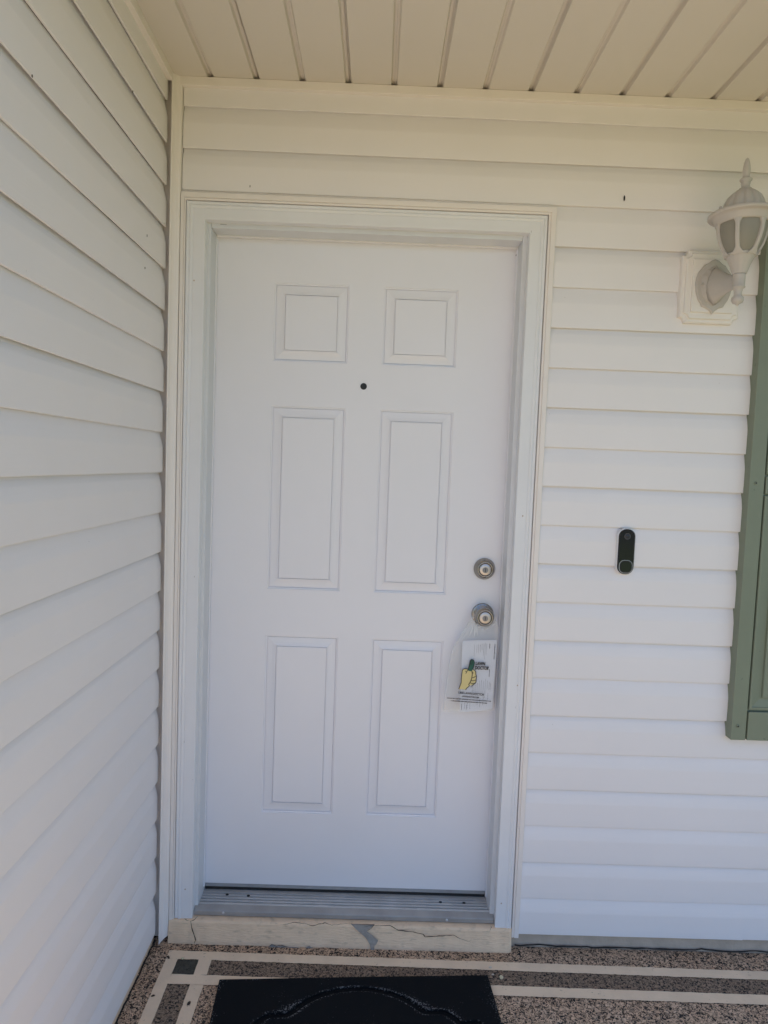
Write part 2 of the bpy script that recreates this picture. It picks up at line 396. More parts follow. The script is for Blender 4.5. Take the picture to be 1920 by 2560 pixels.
def ribbon(mb, pts, wd, fn):
    """thin band of width wd (number or list) along 2-D pts; fn maps 2-D to 3-D"""
    n = len(pts); vs = []
    for i in range(n):
        a = Vector(pts[max(0, i - 1)]); b = Vector(pts[min(n - 1, i + 1)]); t = (b - a)
        t = t.normalized() if t.length > 1e-9 else Vector((1, 0)); nn = Vector((-t.y, t.x))
        ww = (wd[i] if isinstance(wd, (list, tuple)) else wd) / 2; p = Vector(pts[i])
        vs += [fn(p + nn * ww), fn(p - nn * ww)]
    mb.add(vs, [(2 * i, 2 * i + 1, 2 * i + 3, 2 * i + 2) for i in range(n - 1)]); return mb
# wavy ribbon, coloured dark for the shaded open joint between foundation and floor
pts = []; wid = []
for i in range(160):
    x = 0.965 + (XR - 0.965) * i / 159
    pts.append((x, ZF + 0.006 + 0.004 * noise.noise(Vector((x * 12, 5, 2))) + 0.003 * noise.noise(Vector((x * 40, 5, 7)))))
    wid.append(0.0045 + 0.003 * noise.noise(Vector((x * 25, 1, 1))))
ribbon(MB(), pts, wid, lambda p: (p.x, 0.0085, p.y)).build('joint', 'crack', wall, recalc=False)

# corner post (inside corner), belongs to the door wall
pp = [(-0.1030, -0.018), (-0.1040, -0.0295), (-0.1028, -0.0312), (-0.1010, -0.0312), (-0.0995, -0.0290), (-0.0968, -0.0230), (-0.0925, -0.0178), (-0.0870, -0.0148),
      (-0.0820, -0.0140), (-0.0806, -0.0128), (-0.0806, 0.0105), (-0.131, 0.0105), (-0.131, 0.0060), (-0.1030, 0.0060)]
def postfn(p, t):
    z = t
    if t < 0: z = -0.112 + max(0.0, (p[0] + 0.104)) * 0.72
    return (p[0] + 0.0006 * sin(t * 3), p[1], min(z, ZC - 0.001))
MB().extrude(pp, -0.112, ZC - 0.001, lambda p, t: postfn(p, t), 24).build('corner_post', 'post', wall)
MB().box(-0.1335, -0.1312, -0.06, 0.012, ZF + 0.02, ZC).build('corner_flange', 'trim', wall)

side = thing('siding_wall', 'plain cream vinyl siding wall without openings, at right angles to the door wall', 'wall', (-0.15, -1.2, ZF))
MB().box(-0.31, -0.134, YN, 0.169, GZ - 0.05, 2.62).build('sheathing', 'dark', side)
for k in range(-3, 19):
    zb = 1.967 - CRS * k - 0.001
    if k == 18: zb -= 0.012
    yend = -0.0262 + 0.002 * random.uniform(-1, 1)
    board(side, 'side', zb, YN + 0.01, yend, ztop=2.362 if k == -3 else 9, hard=(k % 2 == 1), seed=k + 100, hem=(k % 2 == 0))
MB().extrude([(0.0, ZC), (0.0150, ZC), (0.0160, ZC - 0.001), (0.0160, ZC - 0.022), (0.0150, ZC - 0.0235), (0.0, ZC - 0.0235)], YN + 0.01, -0.0325,
             lambda p, t: (-0.1155 + p[0], t, p[1] - 0.0003), 1).build('ceiling_channel', 'trim', side)
fb = MB(); vs = []; n = 70
for i in range(n + 1):
    y = YN + 0.01 + (-0.008 - YN - 0.01) * i / n
    e = 0.004 * noise.noise(Vector((y * 14, 7, 1)))
    vs += [(-0.1235 + e, y, ZF - 0.02), (-0.1245 + e * 0.5, y, ZF + 0.02), (-0.1255, y, -0.066), (-0.134, y, -0.066)]
fs = [(4 * i + j, 4 * i + j + 1, 4 * i + j + 5, 4 * i + j + 4) for i in range(n) for j in range(3)]
fb.add(vs, fs).build('foundation', 'concrete_paint', side, recalc=False)
pts = []; wid = []
for i in range(150):
    y = -0.01 - 1.6 * i / 149
    pts.append((y, -0.1195 + 0.004 * noise.noise(Vector((y * 16, 3, 2))) + 0.003 * noise.noise(Vector((y * 45, 5, 7)))))
    wid.append(max(0.001, 0.0045 + 0.005 * noise.noise(Vector((y * 22, 1, 1)))))
ribbon(MB(), pts, wid, lambda p: (p.y, p.x, ZF + 0.0022)).build('joint', 'crack', side, recalc=False)

# ================================================================== ceiling
ceil = thing('porch_ceiling', 'grooved almond vinyl soffit ceiling above the door', 'ceiling', (1.9, -1.2, ZC))
G0, GS = -0.0025, 0.1264
k = -1
while G0 + GS * k < XR:
    g = G0 + GS * k; g2 = g + GS
    dp = 0.0095
    pr = [(g + 0.0006, ZC + dp), (g + 0.0050, ZC + dp), (g + 0.0068, ZC + dp * 0.75), (g + 0.0086, ZC + 0.0010), (g + 0.0098, ZC), (g + GS / 2, ZC - 0.0006), (g2 - 0.0098, ZC), (g2 - 0.0086, ZC + 0.0010),
          (g2 - 0.0068, ZC + dp * 0.75), (g2 - 0.0050, ZC + dp), (g2 + 0.0004, ZC + dp)]
    if k % 2: pr[0] = (g - 0.0022, ZC + dp + 0.0025); pr[1] = (g + 0.0050, ZC + dp + 0.0015); pr.insert(1, (g + 0.0012, ZC + dp + 0.0035)); 
    else: pr[-1] = (g2 + 0.0012, ZC + dp)
    if k == -1: pr = [q for q in pr if q[0] > -0.1165]; pr.insert(0, (-0.1170, ZC))
    def fn(p, t, k=k): return (p[0], t, p[1] + 0.0010 * noise.noise(Vector((p[0] * 9, t * 1.3, k * 2.7))))
    MB().extrude(pr, YN, 0.055, fn, 20, closed=False).build('soffit_panel', 'soffit', ceil, recalc=False)
    k += 1
MB().box(-0.31, XR, YN - 0.05, 0.32, 2.622, 2.70).build('roof_deck', 'roofing', ceil)
MB().box(-0.31, XR, YN - 0.03, YN - 0.005, ZC - 0.05, 2.621).build('fascia', 'white', ceil)

# ================================================================== door frame
fr_ = thing('door_frame', 'white painted casing and jamb around the front door', 'door frame', (0.4435, 0.02, -0.045))
XL, XRR, ZH = -0.0120, 0.8995, 1.9990
cp = [(0.0, 0.024), (0.0, -0.0040), (0.0010, -0.0050), (0.0300, -0.0052), (0.0312, -0.0040), (0.0324, -0.0052), (0.0370, -0.0068), (0.0392, -0.0062),
      (0.0405, -0.0045), (0.0420, -0.0060), (0.0470, -0.0066), (0.0495, -0.0040), (0.0500, 0.024)]
zb = -0.0460
MB().extrude([(q[0] * 1.07, q[1]) for q in cp], 0, 1, lambda p, t: (XL - p[0], p[1], (ZH + p[0] * 0.985 if t else zb + 0.002 * sin(p[0] * 300)))).build('casing', 'casing', fr_)
MB().extrude(cp, 0, 1, lambda p, t: (XRR + p[0], p[1], (ZH + p[0] if t else zb - 0.003 - 0.05 * p[0]))).build('casing', 'casing', fr_)
MB().extrude(cp, 0, 1, lambda p, t: ((XRR + p[0] + 0.0003) if t else (XL - p[0] * 1.07 - 0.0003), p[1], ZH + p[0] + 0.0002)).build('casing', 'casing', fr_)
JL, JR, JH = -0.0018, 0.8867, 1.9865
MB().box(-0.060, JL, 0.0235, 0.168, -0.0450, 2.030).build('jamb', 'jamb', fr_, bevel=0.0015)
MB().box(JR, 0.945, 0.0235, 0.168, -0.0450, 2.030).build('jamb', 'jamb', fr_, bevel=0.0015)
MB().box(JL + 0.0004, JR - 0.0004, 0.0238, 0.168, JH, 2.030).build('head_jamb', 'jamb', fr_, bevel=0.0015)
MB().box(JL - 0.001, JL + 0.0034, 0.0860, 0.0958, -0.006, JH - 0.0036).build('weatherstrip', 'white', fr_, bevel=0.001)
MB().box(JR - 0.0034, JR + 0.001, 0.0860, 0.0958, -0.012, JH - 0.0036).build('weatherstrip', 'white', fr_, bevel=0.001)
MB().box(JL + 0.001, JR - 0.001, 0.0860, 0.0958, JH - 0.0034, JH + 0.002).build('weatherstrip', 'white', fr_, bevel=0.001)
def nail(x, z, y, parent, r=0.0022):
    MB().lathe([(r, 0.0), (r, 0.0006), (r * 0.6, 0.001)], (x, y, z), 'y', 10).build('nail_head', 'foundation', parent)
for x, z in ((-0.034, 0.045), (-0.04, 1.83), (0.915, 0.03), (0.92, 1.2), (0.93, 0.7)): nail(x, z, -0.0049, fr_)
# chipped paint on the head stop
def chip(poly, y, parent, name='paint_chip', m='crack'):
    MB().add([(p.x, y, p.z) for p in poly], [tuple(range(len(poly)))]).build(name, m, parent, recalc=False)
for a in ([(1163, 610.4), (1175, 611.2), (1208, 613), (1211, 615), (1208, 614.4), (1163, 611.8)], [(1289, 640), (1293, 628), (1294, 640)], [(551, 560.6), (567, 561.4), (567, 562), (551, 561.4)]):
    yy = {1163: 0.0855, 1289: 0.0995, 551: 0.0232}[int(a[0][0])]
    chip([P(x, y, 1, yy) for x, y in a], yy, fr_)

# ================================================================== front door
door = thing('front_door', 'white six-panel front door with peephole, deadbolt and knob', 'door', (0.4425, 0.12, 0.0))
DY = 0.100
xs = [-0.020, 0.1705, 0.3930, 0.4970, 0.7180, 0.9050]; zs = [0.0, 0.2350, 0.7980, 0.9425, 1.4980, 1.6310, 1.8600, 2.0100]
holes = {(i, j) for i in (1, 3) for j in (1, 3, 5)}
mb = MB(); vs = [(x, DY, z) for z in zs for x in xs]; nx = len(xs)
fs = [(j * nx + i, j * nx + i + 1, (j + 1) * nx + i + 1, (j + 1) * nx + i) for j in range(len(zs) - 1) for i in range(nx - 1) if (i, j) not in holes]
mb.add(vs, fs)
o = [(xs[0], zs[0]), (xs[-1], zs[0]), (xs[-1], zs[-1]), (xs[0], zs[-1])]
mb.add([(x, y, z) for y in (DY, DY + 0.045) for x, z in o], [(0, 1, 5, 4), (1, 2, 6, 5), (2, 3, 7, 6), (3, 0, 4, 7), (4, 5, 6, 7)])
mb.build('slab', 'white', door, recalc=False)
loops = [(0.0, 0.0), (0.0008, 0.0034), (0.0040, 0.0036), (0.0045, 0.0092), (0.0060, 0.0092), (0.0068, 0.0060), (0.0140, 0.0054), (0.0215, 0.0044), (0.0280, 0.0028), (0.0322, 0.0012), (0.0327, 0.0056), (0.0339, 0.0056), (0.0346, 0.0012), (0.0366, 0.0006)]
for i, j in sorted(holes):
    x0, x1, z0, z1 = xs[i], xs[i + 1], zs[j], zs[j + 1]; vs = []; fs = []
    for ofs, d in loops:
        vs += [(x0 + ofs, DY + d, z0 + ofs), (x1 - ofs, DY + d, z0 + ofs), (x1 - ofs, DY + d, z1 - ofs), (x0 + ofs, DY + d, z1 - ofs)]
    for q in range(len(loops) - 1):
        for c in range(4):
            e = (c + 1) % 4; fs.append((q * 4 + c, q * 4 + e, q * 4 + 4 + e, q * 4 + 4 + c))
    fs.append(tuple((len(loops) - 1) * 4 + c for c in range(4)))
    MB().add(vs, fs).build('panel', 'white', door, recalc=False)
MB().lathe([(0.0098, 0.0), (0.0098, 0.0012), (0.0088, 0.0016), (0.0080, 0.0012)], (0.4445, DY, 1.5654), 'y', 24).build('peephole', 'black', door)
# door-bottom sweep
sw = MB().extrude([(0.0985, 0.0005), (0.0985, -0.0028), (0.0955, -0.0040), (0.0955, -0.0075), (0.0985, -0.0088), (0.12, -0.0088), (0.12, 0.0005)], 0.0015, 0.8832,
             lambda p, t: (t, p[0] + 0.0005, p[1] - 0.0008)).build('sweep', 'sweep', door)
MB().box(0.0018, 0.8828, 0.1005, 0.118, -0.0203, -0.0098).build('gap_shade_strip', 'rubber_gap', sw)  # black strip standing in for the dark of the gap under the sweep

def lockset(c, prof, face_r, face_h, name, neck=None):
    b = MB().lathe(prof, (c[0], DY, c[1]), 'y', 40, caps=False).build(name, 'nickel', door)
    MB().lathe([(face_r, face_h), (face_r, face_h + 0.0010), (face_r - 0.0012, face_h + 0.0018), (0.0092, face_h + 0.0022)], (c[0], DY, c[1]), 'y', 32).build('cylinder_face', 'nickel_bright', b)
    MB().lathe([(face_r + 0.0016, face_h - 0.002), (face_r + 0.0016, face_h + 0.0003)], (c[0], DY, c[1]), 'y', 32).build('cylinder_gap', 'black', b)
    MB().lathe([(0.0086, face_h + 0.0015), (0.0086, face_h + 0.0030), (0.0078, face_h + 0.0036)], (c[0], DY, c[1] - 0.0015), 'y', 24).build('key_plug', 'key', b)
    MB().box(c[0] - 0.0010, c[0] + 0.0010, DY - face_h - 0.0040, DY - face_h - 0.0034, c[1] - 0.0070, c[1] + 0.0045).build('keyway', 'black', b)
    return b
lockset((0.8335, 1.0270), [(0.0330, 0.0), (0.0332, 0.002), (0.0325, 0.0045), (0.0300, 0.0105), (0.0262, 0.0175), (0.0232, 0.0205), (0.0220, 0.0212), (0.0200, 0.0210), (0.0196, 0.018)], 0.0180, 0.0190, 'deadbolt')
kn = lockset((0.8340, 0.8865), [(0.0135, 0.010), (0.0128, 0.020), (0.0150, 0.026), (0.0225, 0.0300), (0.0272, 0.0345), (0.0290, 0.0400), (0.0282, 0.0470), (0.0258, 0.0535), (0.0228, 0.0565), (0.0205, 0.0570), (0.0196, 0.054)], 0.0178, 0.0550, 'door_knob')
MB().lathe([(0.0338, 0.0), (0.0340, 0.0018), (0.0322, 0.0040), (0.0296, 0.0044), (0.0270, 0.0058), (0.0215, 0.0098), (0.0150, 0.0118)], (0.8340, DY, 0.8865), 'y', 40).build('rose', 'nickel', kn)

# ================================================================== threshold and step
th = thing('door_threshold', 'ridged aluminium threshold under the white door', 'threshold', (0.4435, 0.05, -0.044))
pr = [(0.012, -0.0435), (0.012, -0.0330), (0.0280, -0.0245)]
y = 0.0295
for i in range(4):
    pr += [(y, -0.0205), (y + 0.0070, -0.0205), (y + 0.0076, -0.0262), (y + 0.0130, -0.0262)]; y += 0.0136
pr += [(y, -0.0205), (0.125, -0.0205), (0.125, -0.0435)]
MB().extrude(pr, JL - 0.0003, JR + 0.0003, lambda p, t: (t, p[0], p[1])).build('sill_plate', 'alu', th)
MB().extrude([(0.0095, -0.0436), (0.0095, -0.0318), (0.0110, -0.0298), (0.0255, -0.0222), (0.0285, -0.0212), (0.0292, -0.0225), (0.0292, -0.0436)], XL + 0.0015, XRR - 0.0015, lambda p, t: (t, p[0], p[1])).build('nose', 'nose', th)
for px, py in ((568, 2236), (621, 2239), (1101, 2255), (1160, 2257)):
    q = P(px, py, 2, -0.0200)
    mb = MB().lathe([(0.0050, 0.0), (0.0050, 0.0006)], (q.x, q.y, -0.0207), 'z', 16); mb.build('screw_hole', 'black', th)
for px, py in ((558, 2282), (1117, 2300)):
    q = P(px, py, 1, 0.009)
    MB().lathe([(0.0034, 0.0), (0.0034, 0.0010), (0.0022, 0.0016)], (q.x, 0.0096, q.z), 'y', 14).build('screw_head', 'bellshell', th)
    MB().lathe([(0.0011, 0.0016), (0.0010, 0.0019)], (q.x, 0.0096, q.z), 'y', 10).build('screw_slot', 'black', th)

st = thing('concrete_step', 'cracked cream painted concrete step under the threshold', 'step', (0.44, 0.05, ZF))
n = 110; vs = []; xe = 0.9500
for i in range(n + 1):
    x = -0.0790 + (xe + 0.0790) * i / n
    e = 0.0022 * noise.noise(Vector((x * 9, 1, 1))) + 0.0012 * noise.noise(Vector((x * 40, 2, 3)))
    et = 0.0016 * noise.noise(Vector((x * 13, 4, 3)))
    r = max(0.0, (x - (xe - 0.006)) / 0.006) * 0.005
    vs += [(x, -0.0205 + e + r, ZF - 0.02), (x, -0.0200 + e + r, ZF + 0.008), (x, -0.0165 + e + r, ZF + 0.035), (x, -0.0135 + e + r, -0.0525 + et), (x, -0.0095 + r, -0.0472 + et), (x, 0.0, -0.0462 + et * .3), (x, 0.16, -0.0458)]
m_ = 7
fs = [(m_ * i + j, m_ * i + j + 1, m_ * (i + 1) + j + 1, m_ * (i + 1) + j) for i in range(n) for j in range(m_ - 1)]
o = len(vs); vs += [(xe, 0.16, ZF - 0.02), (-0.079, 0.16, ZF - 0.02)]
fs += [tuple([m_ * n + j for j in range(m_)] + [o]), tuple([j for j in range(m_)][::-1] + [o + 1])]
MB().add(vs, fs).build('riser', 'concrete_paint', st, recalc=False)
def ry(z): return -0.0245 + (z - ZF) * 0.075     # just in front of the riser face
def onriser(px, py):
    q = P(px, py, 1, -0.018); return (q.x, q.z)
Z6 = lambda x, y: onriser(300 + x * .3978, 2150 + y * .3978)
Z7 = lambda x, y: onriser(900 + x * .6148, 2150 + y * .6148)
def crack(pts, wd):
    n = len(pts); fine = []
    for i in range(n - 1):
        for t in range(4):
            u = t / 4; x = pts[i][0] * (1 - u) + pts[i + 1][0] * u; z = pts[i][1] * (1 - u) + pts[i + 1][1] * u
            if t: z += random.uniform(-1, 1) * 0.0009; x += random.uniform(-1, 1) * 0.0006
            fine.append((x, z))
    fine.append(pts[-1]); k = len(fine)
    ws = [wd * (0.35 + 0.75 * random.random()) * (0.25 + 0.75 * min(1, 3 * min(i, k - 1 - i) / k)) for i in range(k)]
    ribbon(MB(), fine, ws, lambda p: (p.x, ry(p.y), p.y)).build('crack', 'crack', st, recalc=False)
crack([Z6(*q) for q in ((445, 378), (448, 400), (455, 430), (468, 465), (478, 495), (470, 515), (467, 532))], 0.0028)
crack([Z6(*q) for q in ((405, 365), (420, 378), (445, 384))], 0.0020)
crack([Z6(*q) for q in ((445, 384), (470, 372), (490, 352))], 0.0020)
crack([Z6(*q) for q in ((975, 398), (1040, 402), (1100, 390), (1160, 398), (1210, 411), (1260, 400), (1290, 394), (1330, 408), (1400, 402), (1445, 396))], 0.0020)
crack([Z7(*q) for q in ((20, 268), (60, 266), (120, 265), (155, 284), (215, 290), (255, 299), (265, 310), (320, 306), (380, 303), (410, 318), (450, 331))], 0.0026)
crack([Z7(*q) for q in ((525, 290), (535, 272), (530, 268))], 0.0018)
for poly in ([(1448, 400), (1500, 404), (1600, 405), (1565, 436), (1550, 446), (1585, 470), (1622, 500), (1612, 522), (1598, 535), (1598, 560), (1578, 566), (1570, 525), (1545, 485), (1490, 440)],
             [(930, 540), (955, 522), (985, 532), (1020, 528), (1060, 538), (1110, 540), (1160, 548), (1190, 532), (1215, 548), (1260, 558), (1180, 557), (1080, 550), (1000, 546)]):
    pts = [Z6(*q) for q in poly]
    MB().add([(x, ry(z) + 0.0012, z) for x, z in pts], [tuple(range(len(pts)))]).build('spalled_patch', 'spall', st, recalc=False)
    crack(pts[:5], 0.0022)

# ================================================================== mounting block and wall lantern
LX, LZ = 1.4150, 1.8655
def notched(hw, hh, r, c):
    pts = []
    for sx, sz, a0 in ((1, 1, 0), (-1, 1, 90), (-1, -1, 180), (1, -1, 270)):
        cx, cz = c[0] + sx * hw, c[1] + sz * hh
        arc = []
        for i in range(6):
            a = radians(i * 18)
            arc.append((cx - sx * r * cos(a) , cz - sz * r * sin(a)))
        # from horizontal side to vertical side, counter-clockwise order
        seq = arc if sx * sz < 0 else arc[::-1]
        pts += [(q[0], q[1]) for q in seq]
    return pts
bl = thing('mounting_block', 'cream square light block with scooped corners behind the lantern', 'block', (LX, 0.0, LZ))
bc = (1.4150, 1.8655)
MB().prism_y(notched(0.0835, 0.1000, 0.016, bc), 0.012, -0.0180, 0.003).build('base_plate', 'block', bl)
MB().prism_y(notched(0.0735, 0.0895, 0.014, bc), -0.017, -0.0255, 0.0015).build('raised_frame', 'block', bl)
MB().prism_y([(bc[0] - 0.058, bc[1] - 0.073), (bc[0] + 0.058, bc[1] - 0.073), (bc[0] + 0.058, bc[1] + 0.073), (bc[0] - 0.058, bc[1] + 0.073)], -0.022, -0.0320, 0.0015).build('centre_plate', 'block', bl)

la = thing('wall_lantern', 'white metal lantern with frosted panes and a pointed finial on an arm', 'lantern', (LX, -0.03, LZ))
half = [(0, .072), (.009, .069), (.020, .060), (.030, .055), (.036, .045), (.045, .035), (.0500, .020), (.0515, .0), (.0485, -.020), (.0415, -.040), (.033, -.052), (.030, -.058), (.018, -.062), (.009, -.068), (0, -.078)]
sh = [(LX + x, LZ + z) for x, z in half] + [(LX - x, LZ + z) for x, z in half[-2:0:-1]]
sh = sh[::-1]
bp_ = MB().prism_y(sh, -0.0315, -0.0385, 0.003).build('backplate', 'lamp', la)
sh2 = [(LX + (x - LX) * 0.76, LZ + (z - LZ) * 0.76) for x, z in sh]
MB().prism_y(sh2, -0.0370, -0.0500, 0.012).build('raised_shield', 'lamp', bp_)
MB().lathe([(0.0045, 0.0), (0.0045, 0.003), (0.003, 0.0045)], (LX - 0.034, -0.0410, LZ), 'y', 14).build('screw', 'lamp', bp_)
# arm: kite-shaped sections running out to the stem
AY = -0.170
secs = [(-0.0440, 0.030, 0.052, 1.862), (-0.0560, 0.024, 0.047, 1.862), (-0.0800, 0.017, 0.036, 1.858), (-0.1100, 0.012, 0.026, 1.852), (-0.1400, 0.0095, 0.019, 1.846), (-0.1620, 0.009, 0.016, 1.842)]
mb = MB(); vs = []; NS = 14
for y, hw, hh, zc in secs:
    for i in range(NS):
        a = 2 * pi * i / NS; ca, sa = cos(a), sin(a)
        vs.append((LX + hw * ca * abs(ca) ** 0.2, y, zc + hh * sa * abs(sa) ** 0.15))
fs = [(q * NS + i, q * NS + (i + 1) % NS, (q + 1) * NS + (i + 1) % NS, (q + 1) * NS + i) for q in range(len(secs) - 1) for i in range(NS)]
fs += [tuple(range(NS)), tuple((len(secs) - 1) * NS + i for i in range(NS))]
mb.add(vs, fs, True).build('arm', 'lamp', la)
c = (LX, AY, 0.0)
MB().lathe([(0.001, 1.7795), (0.0045, 1.7815), (0.0050, 1.7840), (0.0120, 1.7865), (0.0150, 1.7930), (0.0145, 1.8000), (0.0105, 1.8040), (0.0090, 1.8080), (0.0105, 1.8170), (0.0120, 1.8230), (0.0160, 1.8245), (0.0165, 1.8275), (0.0150, 1.8290), (0.0152, 1.8560), (0.0160, 1.8600)], c, 'z', 32).build('stem', 'lamp', la)
MB().lathe([(0.0165, 1.8600), (0.0178, 1.8610), (0.0178, 1.8630), (0.0195, 1.8680), (0.0235, 1.8800), (0.0290, 1.8930), (0.0335, 1.9020), (0.0365, 1.9070), (0.0370, 1.9095), (0.0340, 1.9100)], c, 'z', 64, lobes=8, amp=0.02, lobe_r=(3, 8)).build('cup', 'lamp', la)
def cage_r(z):          # radius of the cage from the cup (z=1.905) to the brim (z=2.0)
    t = max(0, min(1, (z - 1.903) / 0.086)); return 0.0340 + 0.0275 * (1 - (1 - t) ** 2.3)
gl = [(cage_r(1.903 + 0.086 * i / 10) - 0.0035, 1.903 + 0.086 * i / 10) for i in range(11)]
MB().lathe(gl, c, 'z', 48, caps=False).build('frosted_glass', 'frost', la)
for i in range(6):
    a0 = -pi / 2 + 0.38 + 2 * pi * i / 6; vs = []; ns = 16
    for q in range(ns + 1):
        t = q / ns; z = 1.903 + 0.086 * t; r = cage_r(z)
        wdt = 0.0050 + 0.0120 * max(0, 1 - t * 5) ** 1.5 + 0.0100 * max(0, (t - 0.78) / 0.22) ** 2.0
        for s, dr in ((-1, -0.004), (-1, 0.0010), (-0.55, 0.0028), (0.55, 0.0028), (1, 0.0010), (1, -0.004)):
            tx = Vector((-sin(a0), cos(a0))); rv = Vector((cos(a0), sin(a0))); p = rv * (r + dr) + tx * (wdt * s)
            vs.append((LX + p.x, AY + p.y, z))
    fs = [(6 * q + j, 6 * q + (j + 1) % 6, 6 * (q + 1) + (j + 1) % 6, 6 * (q + 1) + j) for q in range(ns) for j in range(6)] + [tuple(range(6)), tuple(6 * ns + j for j in range(6))]
    MB().add(vs, fs).build('rib', 'lamp', la)
MB().lathe([(0.0560, 1.9840), (0.0640, 1.9838), (0.0655, 1.9880), (0.0700, 1.9980), (0.0740, 2.0030), (0.0820, 2.0020), (0.0845, 2.0045), (0.0840, 2.0095), (0.0800, 2.0125), (0.0680, 2.0170), (0.0560, 2.0215), (0.0500, 2.0215), (0.0450, 2.0120)], c, 'z', 56, caps=False).build('brim', 'lamp', la)
MB().lathe([(0.0500, 2.0180), (0.0490, 2.0270), (0.0450, 2.0400), (0.0385, 2.0530), (0.0300, 2.0620), (0.0230, 2.0680), (0.0170, 2.0720), (0.0150, 2.0735)], c, 'z', 120, lobes=12, amp=0.055, lobe_r=(0, 6)).build('dome', 'lamp', la)
MB().lathe([(0.0150, 2.0725), (0.0150, 2.0755), (0.0120, 2.0765), (0.0100, 2.0790), (0.0098, 2.0850), (0.0115, 2.0880), (0.0105, 2.0900), (0.0115, 2.0920), (0.0148, 2.0960), (0.0150, 2.0985), (0.0120, 2.1015), (0.0085, 2.1035), (0.0080, 2.1060), (0.0092, 2.1130), (0.0094, 2.1220), (0.0085, 2.1320), (0.0065, 2.1420), (0.0042, 2.1490), (0.0010, 2.1525)], c, 'z', 28).build('finial', 'lamp', la)
MB().lathe([(0.0040, 0.0), (0.0040, 0.006), (0.0025, 0.008)], (LX - 0.070, AY - 0.02, 2.0128), 'z', 12).build('thumb_screw', 'lamp', la)

# ================================================================== video doorbell
BX, BZ = 1.2240, 1.1078
db = thing('video_doorbell', 'black and white pill-shaped video doorbell on the siding', 'doorbell', (BX, 0.0, BZ))
def rrect(cx, cz, hw, hh, r, n=10):
    pts = []
    for sx, sz, a0 in ((1, 1, 0), (-1, 1, 90), (-1, -1, 180), (1, -1, 270)):
        for i in range(n + 1):
            a = radians(a0 + 90 * i / n); pts.append((cx + sx * (hw - r) + r * cos(a), cz + sz * (hh - r) + r * sin(a)))
    return pts
MB().prism_y(rrect(BX, BZ, 0.0262, 0.0680, 0.0235), 0.012, -0.0125, 0.0035).build('shell', 'bellshell', db)
MB().prism_y(rrect(BX, BZ, 0.0240, 0.0656, 0.0220), -0.0115, -0.0162, 0.0030).build('faceplate', 'bellface', db)
lz = BZ + 0.0450
ln = MB().lathe([(0.0096, 0.0), (0.0096, 0.0006), (0.0080, 0.0010), (0.0070, 0.0004)], (BX, -0.0160, lz), 'y', 28).build('camera_ring', 'bellrim', db)
MB().lathe([(0.0062, 0.0), (0.0058, 0.0012), (0.0040, 0.0019), (0.0012, 0.0022)], (BX, -0.0161, lz), 'y', 24).build('lens', 'lens', ln)
bz = BZ - 0.0432
bt = MB().prism_y(rrect(BX - 0.0004, bz, 0.0196, 0.0192, 0.0150), -0.0155, -0.0175, 0.0006).build('button', 'bellring', db)
MB().prism_y(rrect(BX - 0.0004, bz, 0.0181, 0.0177, 0.0138), -0.0172, -0.0184, 0.0005).build('button_rim', 'rubber_gap', bt)
MB().prism_y(rrect(BX - 0.0004, bz, 0.0158, 0.0154, 0.0120), -0.0180, -0.0196, 0.0010).build('button_cap', 'bellbtn', bt)

# ================================================================== shutter
SX0, SX1, SZ0, SZ1 = 1.5585, 1.9285, 0.5665, 2.0800
shu = thing('window_shutter', 'green raised-panel shutter screwed to the cream siding', 'shutter', (1.74, -0.015, SZ0))
gx = 1.6015
def bx(x0, x1, y0, y1, z0, z1, name, par=shu, bev=0.0015, m='green'): return MB().box(x0, x1, y0, y1, z0, z1).build(name, m, par, bevel=bev)
bx(SX0 + 0.004, SX1 - 0.004, -0.0200, -0.0010, SZ0 + 0.002, SZ1 - 0.002, 'backing')
bx(SX0, gx, -0.0300, 0.0130, SZ0, SZ1, 'stile'); bx(SX1 - (gx - SX0), SX1, -0.0300, 0.0130, SZ0, SZ1, 'stile')
r0, r1 = gx + 0.0050, SX1 - (gx - SX0) - 0.0050
for z0, z1 in ((SZ0 + 0.0004, 0.6520), (1.2900, 1.3400), (1.9880, SZ1 - 0.0004)): bx(r0, r1, -0.0300, -0.015, z0, z1, 'rail')
for z0, z1 in ((0.6580, 1.2840), (1.3460, 1.9820)):
    lp = [(0.0, -0.018), (0.0, -0.0285), (0.0012, -0.0300), (0.0075, -0.0300), (0.0090, -0.0270), (0.0300, -0.0225), (0.0360, -0.0225), (0.0370, -0.0285), (0.0385, -0.0300)]
    vs = []; fs = []
    for ofs, y in lp: vs += [(r0 + ofs, y, z0 + ofs), (r1 - ofs, y, z0 + ofs), (r1 - ofs, y, z1 - ofs), (r0 + ofs, y, z1 - ofs)]
    for q in range(len(lp) - 1):
        for cc in range(4): e = (cc + 1) % 4; fs.append((q * 4 + cc, q * 4 + e, q * 4 + 4 + e, q * 4 + 4 + cc))
    fs.append(tuple((len(lp) - 1) * 4 + cc for cc in range(4)))
    MB().add(vs, fs).build('raised_panel', 'green', shu, recalc=False)
for z in (0.6088, 1.3202, 2.03):
    sc_ = MB().lathe([(0.0052, 0.0), (0.0052, 0.0008), (0.0042, 0.0024), (0.0030, 0.0030)], (1.5765, -0.0298, z), 'y', 16).build('screw', 'green', shu)
    MB().lathe([(0.0026, 0.0028), (0.0024, 0.0033)], (1.5765, -0.0298, z), 'y', 8).build('screw_recess', 'black', sc_)

